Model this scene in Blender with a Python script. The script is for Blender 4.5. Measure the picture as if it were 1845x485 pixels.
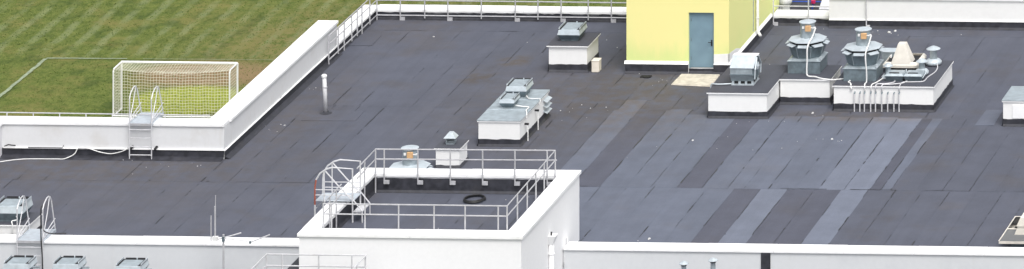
import bpy, bmesh, math, random
import numpy as np
from mathutils import Vector, Matrix
random.seed(7)
for o in list(bpy.data.objects): bpy.data.objects.remove(o)
S = bpy.context.scene
C = S.collection

# ------------------------------------------------------------------ camera, sky, sun, exposure
cam_d = bpy.data.cameras.new('camera')
cam = bpy.data.objects.new('camera', cam_d); C.objects.link(cam); S.camera = cam
cam.location = (62.175, -230.381, 72.3)
cam.rotation_euler = (math.radians(90), 0, math.radians(2.3469))   # level shift-lens camera on a far tower
cam_d.sensor_fit = 'HORIZONTAL'; cam_d.sensor_width = 36
cam_d.lens = 238.05
cam_d.shift_x = -1.5596; cam_d.shift_y = -1.9472
cam_d.clip_start = 1; cam_d.clip_end = 4000

SUN_EL, SUN_AZ = math.radians(60), math.radians(150)     # azimuth clockwise from +Y
w = bpy.data.worlds.new('World'); S.world = w; w.use_nodes = True
nt = w.node_tree; bg = nt.nodes['Background']
sky = nt.nodes.new('ShaderNodeTexSky'); sky.sky_type = 'NISHITA'; sky.sun_disc = False
sky.sun_elevation = SUN_EL; sky.sun_rotation = SUN_AZ
sky.air_density = 1.0; sky.dust_density = 4.0; sky.ozone_density = 1.0
hs = nt.nodes.new('ShaderNodeHueSaturation'); hs.inputs['Saturation'].default_value = 0.22
nt.links.new(sky.outputs[0], hs.inputs['Color']); nt.links.new(hs.outputs[0], bg.inputs['Color'])
bg.inputs['Strength'].default_value = 0.15
sun_d = bpy.data.lights.new('sun', 'SUN'); sun_d.energy = 1.4; sun_d.angle = math.radians(24); sun_d.color = (1.0, 0.975, 0.94)
sun = bpy.data.objects.new('sun', sun_d); C.objects.link(sun)
dirv = Vector((math.sin(SUN_AZ)*math.cos(SUN_EL), math.cos(SUN_AZ)*math.cos(SUN_EL), math.sin(SUN_EL)))
sun.rotation_euler = dirv.to_track_quat('Z', 'Y').to_euler()
S.view_settings.view_transform = 'Standard'; S.view_settings.look = 'None'
S.view_settings.gamma = 1; S.view_settings.use_curve_mapping = False
S.view_settings.exposure = 0.5

# ------------------------------------------------------------------ materials
M = {}
def srgb(r, g, b):
    f = lambda c: (c/255/12.92) if c/255 <= .04045 else ((c/255+.055)/1.055)**2.4
    return (f(r), f(g), f(b))
def nn(nt, t, **kw):
    n = nt.nodes.new(t)
    for k, v in kw.items(): setattr(n, k, v)
    return n
def noise(nt, vec, scale, detail=4, rough=.55):
    n = nn(nt, 'ShaderNodeTexNoise'); n.inputs['Scale'].default_value = scale
    n.inputs['Detail'].default_value = detail; n.inputs['Roughness'].default_value = rough
    nt.links.new(vec, n.inputs['Vector']); return n.outputs['Fac']
def mapr(nt, v, a, b, c, d):
    n = nn(nt, 'ShaderNodeMapRange'); n.interpolation_type = 'SMOOTHSTEP'
    for i, x in enumerate((a, b, c, d)): n.inputs[i+1].default_value = x
    nt.links.new(v, n.inputs[0]); return n.outputs[0]
def mixc(nt, fac, a, b, mode='MIX'):
    n = nn(nt, 'ShaderNodeMix', data_type='RGBA', blend_type=mode)
    if hasattr(fac, 'node'): nt.links.new(fac, n.inputs[0])
    else: n.inputs[0].default_value = fac
    for i, x in ((6, a), (7, b)):
        if hasattr(x, 'node'): nt.links.new(x, n.inputs[i])
        else: n.inputs[i].default_value = (*x, 1)
    return n.outputs[2]
def mth(nt, op, a, b=None):
    n = nn(nt, 'ShaderNodeMath', operation=op)
    for i, x in enumerate((a, b)):
        if x is None: continue
        if hasattr(x, 'node'): nt.links.new(x, n.inputs[i])
        else: n.inputs[i].default_value = x
    return n.outputs[0]
def pos(nt, sx=1, sy=1, sz=1):
    g = nn(nt, 'ShaderNodeNewGeometry')
    if (sx, sy, sz) == (1, 1, 1): return g.outputs['Position']
    m = nn(nt, 'ShaderNodeVectorMath', operation='MULTIPLY'); m.inputs[1].default_value = (sx, sy, sz)
    nt.links.new(g.outputs['Position'], m.inputs[0]); return m.outputs[0]
def spot(nt, vec, c, r, soft, sc=(1, 1, 1)):
    s = nn(nt, 'ShaderNodeVectorMath', operation='SUBTRACT'); s.inputs[1].default_value = c; nt.links.new(vec, s.inputs[0])
    q = nn(nt, 'ShaderNodeVectorMath', operation='MULTIPLY'); q.inputs[1].default_value = sc; nt.links.new(s.outputs[0], q.inputs[0])
    l = nn(nt, 'ShaderNodeVectorMath', operation='LENGTH'); nt.links.new(q.outputs[0], l.inputs[0])
    return mapr(nt, l.outputs['Value'], r-soft, r+soft, 1, 0)
def base(name, rough=.6, metal=0, spec=.5):
    m = bpy.data.materials.new(name); m.use_nodes = True
    p = m.node_tree.nodes['Principled BSDF']
    p.inputs['Roughness'].default_value = rough; p.inputs['Metallic'].default_value = metal
    p.inputs['Specular IOR Level'].default_value = spec
    M[name] = m; return m, m.node_tree, p
def bump(nt, p, h, dist, strength=.5):
    b = nn(nt, 'ShaderNodeBump'); b.inputs['Distance'].default_value = dist; b.inputs['Strength'].default_value = strength
    nt.links.new(h, b.inputs['Height']); nt.links.new(b.outputs[0], p.inputs['Normal'])
def simple(name, col, rough=.6, metal=0, var=.12, scale=4, dirt=None, dirt_amt=.5, dirt_thr=.58, spec=.5, bmp=0):
    m, nt, p = base(name, rough, metal, spec)
    v = pos(nt)
    n = noise(nt, v, scale, 5)
    c = mixc(nt, mapr(nt, n, .3, .7, 0, 1), tuple(x*(1-var) for x in col), tuple(min(1, x*(1+var)) for x in col))
    if dirt:
        d = mapr(nt, noise(nt, v, scale*.45, 7, .65), dirt_thr-.06, dirt_thr+.14, 0, dirt_amt)
        c = mixc(nt, d, c, dirt)
    nt.links.new(c, p.inputs['Base Color'])
    nt.links.new(mapr(nt, n, .2, .8, max(0, rough-.08), min(1, rough+.1)), p.inputs['Roughness'])
    if bmp: bump(nt, p, noise(nt, v, scale*6, 4), bmp)
    return m
def plaster(name, col, streak, samt, patch, pamt, bmp=.004):
    # painted render with faint drip streaks (stretched in z) and blotches
    m, nt, p = base(name, .85, 0, .25)
    v = pos(nt)
    s = mapr(nt, noise(nt, pos(nt, 3.2, 3.2, .4), 1.0, 4, .55), .56, .85, 0, samt)
    b = mapr(nt, noise(nt, v, .9, 6, .6), .48, .72, 0, pamt)
    f = mapr(nt, noise(nt, v, 7, 3), .3, .7, .985, 1.01)
    c = mixc(nt, s, col, streak); c = mixc(nt, b, c, patch)
    g = nn(nt, 'ShaderNodeCombineColor')
    for i in range(3): nt.links.new(f, g.inputs[i])
    c = mixc(nt, 1.0, c, g.outputs[0], 'MULTIPLY')
    nt.links.new(c, p.inputs['Base Color'])
    bump(nt, p, noise(nt, v, 5, 4, .6), bmp, .3)
    return m
def membrane(name, col, brown=.5):
    # slate-chip bitumen sheet: fine grain, water marks, brown weathering
    m, nt, p = base(name, .78, 0, .35)
    v = pos(nt)
    oi = nn(nt, 'ShaderNodeObjectInfo')
    rnd = mapr(nt, oi.outputs['Random'], 0, 1, .965, 1.035)
    grain = mapr(nt, noise(nt, v, 70, 2), .3, .7, .9, 1.1)
    blot = mapr(nt, noise(nt, v, .8, 6, .62), .3, .7, .93, 1.07)
    strk = mapr(nt, noise(nt, pos(nt, 2.6, .16, 1), 1.0, 4, .6), .3, .7, .955, 1.045)
    f = mth(nt, 'MULTIPLY', mth(nt, 'MULTIPLY', grain, blot), mth(nt, 'MULTIPLY', strk, rnd))
    g = nn(nt, 'ShaderNodeCombineColor')
    for i in range(3): nt.links.new(f, g.inputs[i])
    # brown weathering: broad noise + the trodden ground round the door and the puddle margins
    wn = noise(nt, v, .35, 7, .6)
    br = mapr(nt, wn, .5, .68, 0, .45*brown)
    for c0, r, s, sc, a in (((-3.0, 17.6, 0), 3.6, 3.0, (1, .8, 1), .9), ((-5.5, 16, 0), 3.5, 3.0, (1, .6, 1), .6),
                            ((6.2, 15.3, 0), 1.6, 1.1, (.55, 2.2, 1), .8), ((-19.5, 8.0, 0), 4.0, 2.6, (.6, 1.6, 1), .7), ((-14.1, 14.5, 0), 1.6, 1.3, (1.3, .28, 1), .6),
                            ((-13.4, 26, 0), 2.0, 1.5, (1, 1, 1), .5), ((-8.2, 21.8, 0), .55, .5, (1, .8, 1), 1.3), ((-9, 19.6, 0), .7, .6, (1, .8, 1), 1.0), ((-17, 5, 0), 3, 2.5, (.8, .8, 1), .35)):
        sp = mth(nt, 'MULTIPLY', spot(nt, v, c0, r, s, sc), mapr(nt, noise(nt, v, 1.7, 5, .65), .33, .62, .15, a))
        br = mth(nt, 'MAXIMUM', br, sp)
    c = mixc(nt, 1.0, col, g.outputs[0], 'MULTIPLY')
    lum = sum(col)/3
    bc = mixc(nt, 1.0, (lum*.86, lum*.75, lum*.71), g.outputs[0], 'MULTIPLY')
    c = mixc(nt, br, c, bc)
    nt.links.new(c, p.inputs['Base Color'])
    bump(nt, p, mth(nt, 'ADD', noise(nt, v, 55, 3), mth(nt, 'MULTIPLY', noise(nt, v, 1.4, 3), 2.5)), .006, .4)
    return m
membrane('sheet_light', (.138, .154, .198), .1)
membrane('sheet_mid', (.108, .121, .158), .35)
membrane('sheet_dark', (.075, .079, .104), .5)
membrane('sheet_left', (.080, .086, .112), .9)
membrane('curb_cap', (.062, .066, .082), .4)
simple('bitumen', (.030, .031, .040), .6, var=.35, scale=5, dirt=(.06, .058, .06), dirt_amt=.5)
simple('bleed', (.010, .010, .012), .5, var=.2, scale=9)
plaster('white_wall', (.81, .81, .80), (.68, .67, .64), .22, (.74, .73, .72), .25)
plaster('tower_wall', (.82, .82, .825), (.77, .77, .77), .15, (.79, .79, .80), .3)
plaster('grey_wall', (.62, .635, .65), (.54, .54, .52), .3, (.56, .575, .60), .6)
plaster('parapet_wall', (.67, .675, .685), (.54, .52, .48), .45, (.58, .565, .545), .55)
simple('coping', (.86, .86, .86), .5, var=.03, scale=3, dirt=(.66, .65, .62), dirt_amt=.3)
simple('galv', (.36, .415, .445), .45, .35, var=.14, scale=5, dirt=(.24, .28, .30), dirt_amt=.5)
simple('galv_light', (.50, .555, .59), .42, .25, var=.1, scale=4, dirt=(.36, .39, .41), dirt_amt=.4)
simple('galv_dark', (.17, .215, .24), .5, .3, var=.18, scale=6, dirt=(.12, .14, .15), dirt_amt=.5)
simple('rail_paint', (.46, .46, .48), .5, .1, var=.1, scale=8, dirt=(.40, .39, .38), dirt_amt=.5)
simple('rail_bright', (.58, .58, .60), .45, .1, var=.08, scale=8, dirt=(.5, .48, .46), dirt_amt=.4)
simple('rust', (.30, .085, .055), .85, var=.25, scale=12)
simple('plate_steel', (.50, .545, .59), .5, .25, var=.1, scale=6, dirt=(.36, .38, .40), dirt_amt=.5)
simple('black', (.012, .012, .014), .6, var=.2, scale=8)
simple('rubber', (.015, .015, .016), .55, var=.2, scale=10)
simple('cable_white', (.74, .74, .73), .5, var=.06, scale=10)
simple('cable_black', (.02, .02, .022), .5, var=.1, scale=10)
simple('door_paint', (.185, .285, .35), .45, var=.07, scale=2, dirt=(.15, .22, .27), dirt_amt=.4)
simple('beige_metal', (.72, .68, .61), .5, .05, var=.06, scale=4, dirt=(.5, .45, .38), dirt_amt=.4)
simple('beige_box', (.74, .68, .58), .7, var=.06, scale=6)
simple('tan_box', (.62, .38, .19), .6, var=.1, scale=10)
simple('slab', (.52, .48, .40), .9, var=.16, scale=5, dirt=(.33, .29, .23), dirt_amt=.6, bmp=.02)
simple('post_white', (.80, .80, .80), .5, var=.04, scale=5)
simple('net', (.72, .70, .60), .8, var=.1, scale=4)
simple('blue_paint', (.02, .07, .38), .4, var=.2, scale=4)
simple('red_paint', (.45, .02, .09), .4, var=.2, scale=4)
simple('dark_ground', (.045, .045, .052), .9, var=.25, scale=1.5)
simple('chip', (.55, .55, .54), .8, var=.1, scale=20)
simple('field_paint', (.235, .28, .18), .9, var=.25, scale=6)
def yellow():
    m, nt, p = base('yellow_wall', .85, 0, .25)
    v = pos(nt)
    col = (.87, .80, .35); green = (.66, .76, .30)
    sx = nn(nt, 'ShaderNodeSeparateXYZ'); nt.links.new(v, sx.inputs[0])
    # algae creeping up the render from the skirting, uneven along its top
    hgt = mth(nt, 'ADD', sx.outputs[2], mth(nt, 'MULTIPLY', noise(nt, pos(nt, 1, 1, .25), 1.1, 5, .6), -1.7))
    a = mapr(nt, hgt, -.45, .55, .85, 0)
    a = mth(nt, 'MAXIMUM', a, mapr(nt, noise(nt, v, .5, 5, .6), .5, .75, 0, .3))
    c = mixc(nt, a, col, green)
    # side wall is greener, with brightness painted in to offset its weaker light
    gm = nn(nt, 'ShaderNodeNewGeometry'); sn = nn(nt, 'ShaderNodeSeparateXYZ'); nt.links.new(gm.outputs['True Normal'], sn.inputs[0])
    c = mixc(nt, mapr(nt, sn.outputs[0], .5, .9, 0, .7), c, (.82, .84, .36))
    nt.links.new(c, p.inputs['Base Color'])
    bump(nt, p, noise(nt, v, 24, 5, .7), .005)
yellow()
def grass_mat():
    m, nt, p = base('grass_ground', .95, 0, .1)
    v = pos(nt)
    n1 = noise(nt, v, .5, 6, .6); n2 = noise(nt, pos(nt, 1, .55, 1), 3.2, 5, .7); n3 = noise(nt, pos(nt, 1, .5, 1), 14, 4, .7)
    c = mixc(nt, mapr(nt, n2, .3, .7, 0, 1), (.058, .094, .018), (.140, .172, .042))
    c = mixc(nt, mapr(nt, n3, .42, .72, 0, .7), c, (.20, .21, .07))
    c = mixc(nt, mapr(nt, n1, .46, .68, 0, .8), c, (.19, .178, .06))
    c = mixc(nt, mapr(nt, noise(nt, pos(nt, 1, .6, 1), 1.1, 5, .6), .5, .68, 0, .65), c, (.052, .083, .022))
    # mower lines running up the far half
    wv = nn(nt, 'ShaderNodeTexWave'); wv.inputs['Scale'].default_value = .30; wv.inputs['Distortion'].default_value = 1.6; wv.inputs['Detail'].default_value = 2
    wv.bands_direction = 'X'; rot = nn(nt, 'ShaderNodeVectorRotate'); rot.inputs['Angle'].default_value = math.radians(-2); nt.links.new(v, rot.inputs[0])
    nt.links.new(rot.outputs[0], wv.inputs['Vector'])
    sy = nn(nt, 'ShaderNodeSeparateXYZ'); nt.links.new(v, sy.inputs[0])
    ms = mth(nt, 'MULTIPLY', mapr(nt, wv.outputs['Fac'], .45, 1, 0, .42), mapr(nt, sy.outputs[1], 64.5, 66.5, 0, 1))
    ms = mth(nt, 'MULTIPLY', ms, mapr(nt, noise(nt, v, .6, 3), .35, .6, .2, 1))
    c = mixc(nt, ms, c, (.25, .285, .15))
    # worn brown goalmouth and the lush strip in the goal
    wr = mth(nt, 'MULTIPLY', spot(nt, v, (-33.3, 62.9, -12.5), 2.2, .9, (.72, 1.15, 1)), mapr(nt, n2, .3, .55, .8, 1))
    c = mixc(nt, wr, c, (.26, .175, .10))
    wr2 = mth(nt, 'MULTIPLY', spot(nt, v, (-27.5, 67.5, -12.5), 5.5, 3.5, (.8, .8, 1)), mapr(nt, n2, .35, .65, .05, .85))
    c = mixc(nt, wr2, c, (.20, .17, .075))
    lu = mth(nt, 'MULTIPLY', spot(nt, v, (-32.9, 58.9, -12.5), 2.1, .4, (.86, .95, 1)), mapr(nt, n3, .3, .7, .55, 1))
    c = mixc(nt, lu, c, (.33, .37, .05))
    nt.links.new(c, p.inputs['Base Color'])
    bump(nt, p, mth(nt, 'ADD', n2, n3), .12, .7)
grass_mat()
def blade_mat(name, a, b):
    m, nt, p = base(name, .8, 0, .15)
    v = pos(nt); c = mixc(nt, mapr(nt, noise(nt, v, 2.5, 5, .7), .3, .7, 0, 1), a, b)
    nt.links.new(c, p.inputs['Base Color'])
blade_mat('grass_blade', (.055, .095, .018), (.15, .185, .045))
def glass_mat():
    m, nt, p = base('hood_glass', .15, 0, .5); p.inputs['Base Color'].default_value = (.16, .165, .17, 1); p.inputs['Alpha'].default_value = .75
glass_mat()

# ------------------------------------------------------------------ mesh helpers
class MB:
    def __init__(s): s.v = []; s.f = []
    def quad(s, *p): n = len(s.v); s.v += [tuple(q) for q in p]; s.f.append(tuple(range(n, n+len(p)))); return s
    def hexa(s, b, t):
        n = len(s.v); k = len(b); s.v += [tuple(q) for q in b] + [tuple(q) for q in t]
        s.f.append(tuple(range(n+k-1, n-1, -1))); s.f.append(tuple(range(n+k, n+2*k)))
        for i in range(k): j = (i+1) % k; s.f.append((n+i, n+j, n+k+j, n+k+i))
        return s
    def box(s, x0, x1, y0, y1, z0, z1):
        return s.hexa([(x0, y0, z0), (x1, y0, z0), (x1, y1, z0), (x0, y1, z0)], [(x0, y0, z1), (x1, y0, z1), (x1, y1, z1), (x0, y1, z1)])
    def frus(s, a, z0, b, z1):     # a, b = (x0,x1,y0,y1)
        r = lambda q, z: [(q[0], q[2], z), (q[1], q[2], z), (q[1], q[3], z), (q[0], q[3], z)]
        return s.hexa(r(a, z0), r(b, z1))
    def prism_x(s, prof, x0, x1):   # prof: (y,z) counterclockwise seen from +x
        return s.hexa([(x0, y, z) for y, z in prof], [(x1, y, z) for y, z in prof])
    def prism_y(s, prof, y0, y1):
        return s.hexa([(x, y1, z) for x, z in prof], [(x, y0, z) for x, z in prof])
    def tube(s, pts, r, n=8, closed=False):
        P = [Vector(p) for p in pts]; m = len(P); rings = []; ref = None
        for i in range(m):
            a = P[i-1] if (i > 0 or closed) else P[i]; b = P[(i+1) % m] if (i < m-1 or closed) else P[i]
            t = (b-a).normalized()
            if ref is None: ref = Vector((0, 0, 1)) if abs(t.z) < .9 else Vector((1, 0, 0))
            u = (ref - t*ref.dot(t))
            if u.length < 1e-4: u = t.orthogonal()
            u.normalize(); ref = u; v = t.cross(u)
            st = len(s.v); rr = r[i] if isinstance(r, (list, tuple)) else r
            for k in range(n):
                an = 2*math.pi*k/n; s.v.append(tuple(P[i] + (u*math.cos(an)+v*math.sin(an))*rr))
            rings.append(st)
        for i in range(m if closed else m-1):
            a, b = rings[i], rings[(i+1) % m]
            for k in range(n): j = (k+1) % n; s.f.append((a+k, a+j, b+j, b+k))
        if not closed:
            s.f.append(tuple(rings[0]+k for k in reversed(range(n)))); s.f.append(tuple(rings[-1]+k for k in range(n)))
        return s
    def lathe(s, c, prof, n=16, ph=0):    # prof list of (r,z) bottom to top
        rings = []
        for r, z in prof:
            st = len(s.v); rings.append(st)
            for k in range(n):
                a = 2*math.pi*(k+ph)/n; s.v.append((c[0]+r*math.cos(a), c[1]+r*math.sin(a), c[2]+z))
        for a, b in zip(rings, rings[1:]):
            for k in range(n): j = (k+1) % n; s.f.append((a+k, a+j, b+j, b+k))
        s.f.append(tuple(rings[0]+k for k in reversed(range(n)))); s.f.append(tuple(rings[-1]+k for k in range(n)))
        return s
    def build(s, name, mat, parent=None, smooth=False, bevel=0):
        me = bpy.data.meshes.new(name)
        off = Vector((0, 0, 0))
        q = parent
        while q is not None: off += q.location; q = q.parent
        me.from_pydata([(a-off.x, b-off.y, c-off.z) for a, b, c in s.v], [], s.f); me.update()
        bm = bmesh.new(); bm.from_mesh(me); bmesh.ops.recalc_face_normals(bm, faces=bm.faces)
        if bevel: bmesh.ops.bevel(bm, geom=bm.edges[:], offset=bevel, segments=1, affect='EDGES', clamp_overlap=True)
        bm.to_mesh(me); bm.free()
        if smooth: me.shade_smooth()
        o = bpy.data.objects.new(name, me); C.objects.link(o); me.materials.append(M[mat])
        if parent: o.parent = parent
        return o
def tag(o, label, cat, group=None, kind=None):
    if label: o['label'] = label
    if cat: o['category'] = cat
    if group: o['group'] = group
    if kind: o['kind'] = kind
    return o
def thing(name, loc, label, cat, group=None):
    o = bpy.data.objects.new(name, None); C.objects.link(o); o.location = loc; o.empty_display_size = .2
    return tag(o, label, cat, group)
def box(x0, x1, y0, y1, z0, z1): return MB().box(x0, x1, y0, y1, z0, z1)
def arc(c, r, a0, a1, n, f): return [f(c[0]+r*math.cos(a0+(a1-a0)*i/n), c[1]+r*math.sin(a0+(a1-a0)*i/n)) for i in range(n+1)]

def upstand(path, h, parent, t=.022, amp=.02, z0=0, flare=.10, mat='bitumen'):
    """black bitumen turned up a wall: ragged upper edge, cant at the foot. path runs with the open roof on its right"""
    m = MB(); pts = []
    P = [Vector((x, y, 0)) for x, y in path]
    nrm = []
    for a, b in zip(P, P[1:]):
        d = (b-a).normalized(); nrm.append(Vector((d.y, -d.x, 0)))
    cols = []
    for i, (a, b) in enumerate(zip(P, P[1:])):
        L = (b-a).length; n = max(2, int(L/.16))
        for k in range(n+1):
            if k == 0 and i > 0: continue
            off = nrm[i]
            if k == 0 and i == 0: off = nrm[0]
            if k == n and i < len(nrm)-1:
                off = (nrm[i]+nrm[i+1]); off = off/max(.3, off.dot(nrm[i]))
            p = a+(b-a)*k/n
            cols.append((p, off, h+random.uniform(-amp, amp)))
    prev = None
    for p, o, hh in cols:
        st = len(m.v)
        for q, z in ((p-o*.004, hh), (p+o*t, hh-.006), (p+o*t, .09), (p+o*(t+flare), .014), (p+o*(t+flare), -.002)):
            m.v.append((q.x, q.y, z0+z))
        if prev is not None:
            for k in range(4): m.f.append((prev+k, st+k, st+k+1, prev+k+1))
        prev = st
    return m.build('upstand', mat, parent)
def copings(x0, x1, y0, y1, z, t, parent, run, step=2.0, mat='coping'):
    """sheet-metal coping in lengths with open joints"""
    a, b = (x0, x1) if run == 'x' else (y0, y1)
    n = max(1, round((b-a)/step)); L = (b-a)/n
    for i in range(n):
        p, q = a+i*L+.004, a+(i+1)*L-.004
        dz = random.uniform(-.006, .006)
        (box(p, q, y0, y1, z, z+t+dz) if run == 'x' else box(x0, x1, p, q, z, z+t+dz)).build('coping', mat, parent, bevel=.008)

# ------------------------------------------------------------------ ground
GZ = -12.5
g = MB().quad((-1500, -1500, GZ), (1500, -1500, GZ), (1500, 2500, GZ), (-1500, 2500, GZ)).build('grass_field', 'grass_ground')
tag(g, 'mown green grass of the sports field', 'ground', kind='structure')
# tufts of longer grass where the lens sees the field
rng = np.random.default_rng(3)
N = 52000
X = rng.uniform(-52, -3, N); Y = rng.uniform(54, 82, N)
keep = ~((X > -13) & (X < -4) & (Y > 70)); X, Y = X[keep], Y[keep]; N = len(X)
ang = rng.uniform(0, 6.28, N); hh = rng.uniform(.015, .05, N); ww = rng.uniform(.012, .04, N); lean = rng.uniform(-.05, .05, (N, 2))
V = np.zeros((N, 3, 3)); V[:, 0, 0] = X-np.cos(ang)*ww; V[:, 0, 1] = Y-np.sin(ang)*ww; V[:, 1, 0] = X+np.cos(ang)*ww; V[:, 1, 1] = Y+np.sin(ang)*ww
V[:, 2, 0] = X+lean[:, 0]; V[:, 2, 1] = Y+lean[:, 1]; V[:, :, 2] = GZ; V[:, 2, 2] = GZ+hh
me = bpy.data.meshes.new('grass'); me.vertices.add(3*N); me.vertices.foreach_set('co', V.ravel()); me.loops.add(3*N)
me.loops.foreach_set('vertex_index', np.arange(3*N)); me.polygons.add(N); me.polygons.foreach_set('loop_start', np.arange(0, 3*N, 3)); me.update(calc_edges=True)
me.materials.append(M['grass_blade']); go = bpy.data.objects.new('grass', me); C.objects.link(go)
tag(go, 'short tufts of grass all over the field', 'grass', kind='stuff')
# worn white pitch marking
def painted(name, pts, wd, label):
    m = MB()
    for (x0, y0), (x1, y1) in zip(pts, pts[1:]):
        n = max(2, int(math.hypot(x1-x0, y1-y0)/.25)); d = Vector((x1-x0, y1-y0)).normalized(); q = Vector((-d.y, d.x))
        L = [(x0+(x1-x0)*k/n, y0+(y1-y0)*k/n, wd*random.uniform(.32, .6), wd*random.uniform(.32, .6)) for k in range(n+1)]
        for a, b in zip(L, L[1:]):
            m.quad((a[0]-q.x*a[2], a[1]-q.y*a[2], GZ+.03), (b[0]-q.x*b[2], b[1]-q.y*b[2], GZ+.03), (b[0]+q.x*b[3], b[1]+q.y*b[3], GZ+.03), (a[0]+q.x*a[3], a[1]+q.y*a[3], GZ+.03))
    return tag(m.build(name, 'field_paint'), label, 'marking', kind='structure')
painted('pitch_line', [(-41.2, 57.5), (-41.2, 64.9)], .19, 'faded white penalty box side line on grass')
painted('pitch_line', [(-41.2, 65.0), (-37.6, 65.05)], .13, 'faded white penalty box front line on grass')
painted('pitch_line', [(-36.9, 65.05), (-26, 65.2)], .045, 'thin worn white line behind the goal')

# ------------------------------------------------------------------ main building
B = thing('main_building', (0, 10, GZ), 'broad flat-roofed building with dark grey bitumen roof and white parapets', 'building')
box(-23.88, 16.88, -1.6, 9.74, GZ, -.03).build('wall', 'grey_wall', B)
box(-15.88, 16.88, 9.74, 27.9, GZ, -.03).build('wall', 'white_wall', B)
box(-26, 18, -16, -1.6, GZ, -1.22).build('wall', 'white_wall', B); box(-25.9, 17.9, -15.9, -1.75, -1.22, -1.2).build('lower_roof', 'sheet_left', B)
deck = MB().box(-23.3, 16.3, -1.1, 9.2, -.03, 0).box(-15.25, 16.3, 9.2, 27.3, -.03, 0).build('roof', 'sheet_left', B)

def seq(known, lo, hi, step):
    s = list(known)
    while s[0] > lo: s.insert(0, s[0]-step-random.uniform(-.02, .02))
    while s[-1] < hi: s.append(s[-1]+step+random.uniform(-.02, .02))
    s[0] = lo; s[-1] = hi
    if s[1]-s[0] < .15: s.pop(1)
    if s[-1]-s[-2] < .15: s.pop(-2)
    return s
bleeds = MB()
def bleed_line(x, y0, y1, z, run='y', prob=.62):
    # broken bead of bitumen squeezed out of the lap
    t = y0
    while t < y1-.1:
        L = random.choice((.12, .3, .7, 1.4, 2.2))*random.uniform(.6, 1.3); e = min(y1, t+L)
        if random.random() < prob:
            wd = random.choice((.006, .008, .011, .017)); n = max(1, int((e-t)/.3)); j = [random.uniform(-.012, .012) for _ in range(n+1)]
            for k in range(n):
                a, b = t+(e-t)*k/n, t+(e-t)*(k+1)/n; w0 = wd*random.uniform(.5, 1.3)
                if run == 'y': bleeds.quad((x+j[k]-w0, a, z), (x+j[k]+w0, a, z), (x+j[k+1]+w0, b, z), (x+j[k+1]-w0, b, z))
                else: bleeds.quad((a, x+j[k]-w0, z), (b, x+j[k+1]-w0, z), (b, x+j[k+1]+w0, z), (a, x+j[k]+w0, z))
        t = e+random.choice((.05, .2, .6, 1.2))*random.uniform(.5, 1.5)
def sheet(x0, x1, y0, y1, mat, z, parent):
    """one bitumen sheet; its right edge laps over its neighbour"""
    za, zb = z+.003, z+.006; x1 += .05
    m = MB(); n = max(1, int((y1-y0)/2.2)); ys = [y0+(y1-y0)*k/n for k in range(n+1)]
    R = [x1+random.uniform(-.014, .014) for _ in ys]
    for k in range(n):
        a, b = ys[k], ys[k+1]
        m.quad((x0, a, za), (R[k], a, zb), (R[k+1], b, zb), (x0, b, za))
        m.quad((R[k], a, zb-.007), (R[k+1], b, zb-.007), (R[k+1], b, zb), (R[k], a, zb))
    m.quad((x0, y0, za-.003), (R[0], y0, zb-.006), (R[0], y0, zb), (x0, y0, za))
    return m.build('membrane_sheet', mat, parent)
def tone1(c):
    if c < -7.5: return 'sheet_left'
    if c < 3.85: return 'sheet_mid'
    for a, b, t in ((3.85, 4.8, 'sheet_dark'), (4.8, 5.75, 'sheet_light'), (5.75, 7.66, 'sheet_dark'), (7.66, 8.62, 'sheet_light')):
        if a <= c < b: return t
    return 'sheet_left'
def tone2(c):
    if c < -2.9: return 'sheet_left'
    for a, b, t in ((-2.9, -1.98, 'sheet_mid'), (-1.98, -.95, 'sheet_dark'), (-.95, 1.8, 'sheet_mid'), (1.8, 2.69, 'sheet_dark'), (2.69, 6.84, 'sheet_mid'), (6.84, 8.65, 'sheet_light'), (8.65, 9.05, 'sheet_dark'), (9.05, 9.4, 'sheet_mid')):
        if a <= c < b: return t
    return 'sheet_left'
row1 = seq([-.93, .025, .98, 1.93, 2.89, 3.845, 4.8, 5.755, 6.71, 7.665, 8.62], -23.3, 16.3, .955)
row2 = seq([-2.88, -1.98, -.95, -.02, .86, 1.8, 2.69, 3.6, 4.2, 5.06, 6.0, 6.84, 7.75, 8.65, 9.05, 9.4, 10.3], -23.3, 16.3, .945)
row3 = seq([-13.39, -12.4, -11.42, -10.44], -15.25, 16.3, .96)
row4 = seq([-13.0, -12.05], -15.25, 16.3, .97)
for a, b in zip(row1, row1[1:]):
    e = 6.55+random.uniform(-.06, .1)
    sheet(a, b, -1.1, e, tone1((a+b)/2), .001, deck); bleed_line(b+.05, -.9, e, .0145, prob=.45 if b < 0 else .62)
for a, b in zip(row2, row2[1:]):
    c = (a+b)/2
    e = 9.2 if c < -15.2 else (17.05 if -2.9 < c < -1.9 else 15.15 if c > 0 else 15.85)+random.uniform(-.12, .12)
    sheet(a, b, 6.45, e, tone2(c), .004, deck); bleed_line(b+.05, 6.5, e, .0175, prob=.5 if b < -3 else .72)
for a, b in zip(row3, row3[1:]):
    c = (a+b)/2
    s0 = (16.95 if -2.9 < c < -1.9 else 15.05 if c > 0 else 15.75)
    sheet(a, b, s0, 25.85, 'sheet_left', .002, deck); bleed_line(b+.05, s0+.2, 25.8, .0155, prob=.5)
for a, b in zip(row4, row4[1:]): sheet(a, b, 25.75, 27.3, 'sheet_left', .005, deck)
bleed_line(6.50, -15, 15, .0185, 'x', .55); bleed_line(15.8, -13.6, -8, .0185, 'x', .85); bleed_line(25.78, -14.5, -6, .0185, 'x', .7)
b = bleeds.build('bitumen_bleed', 'bleed', deck); b['kind'] = 'stuff'
for x0, x1, y0, y1 in ((-13.9, -11.9, 13.9, 15.2), (10.8, 11.5, 14.3, 16.3), (-15.1, -14.2, 23.6, 25)):
    MB().hexa([(x0, y0, .012), (x1, y0+.05, .012), (x1-.05, y1, .012), (x0+.03, y1-.04, .012)], [(x0, y0, .02), (x1, y0+.05, .02), (x1-.05, y1, .02), (x0+.03, y1-.04, .02)]).build('repair_patch', 'sheet_mid' if x0 > 0 else 'sheet_left', deck)

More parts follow.
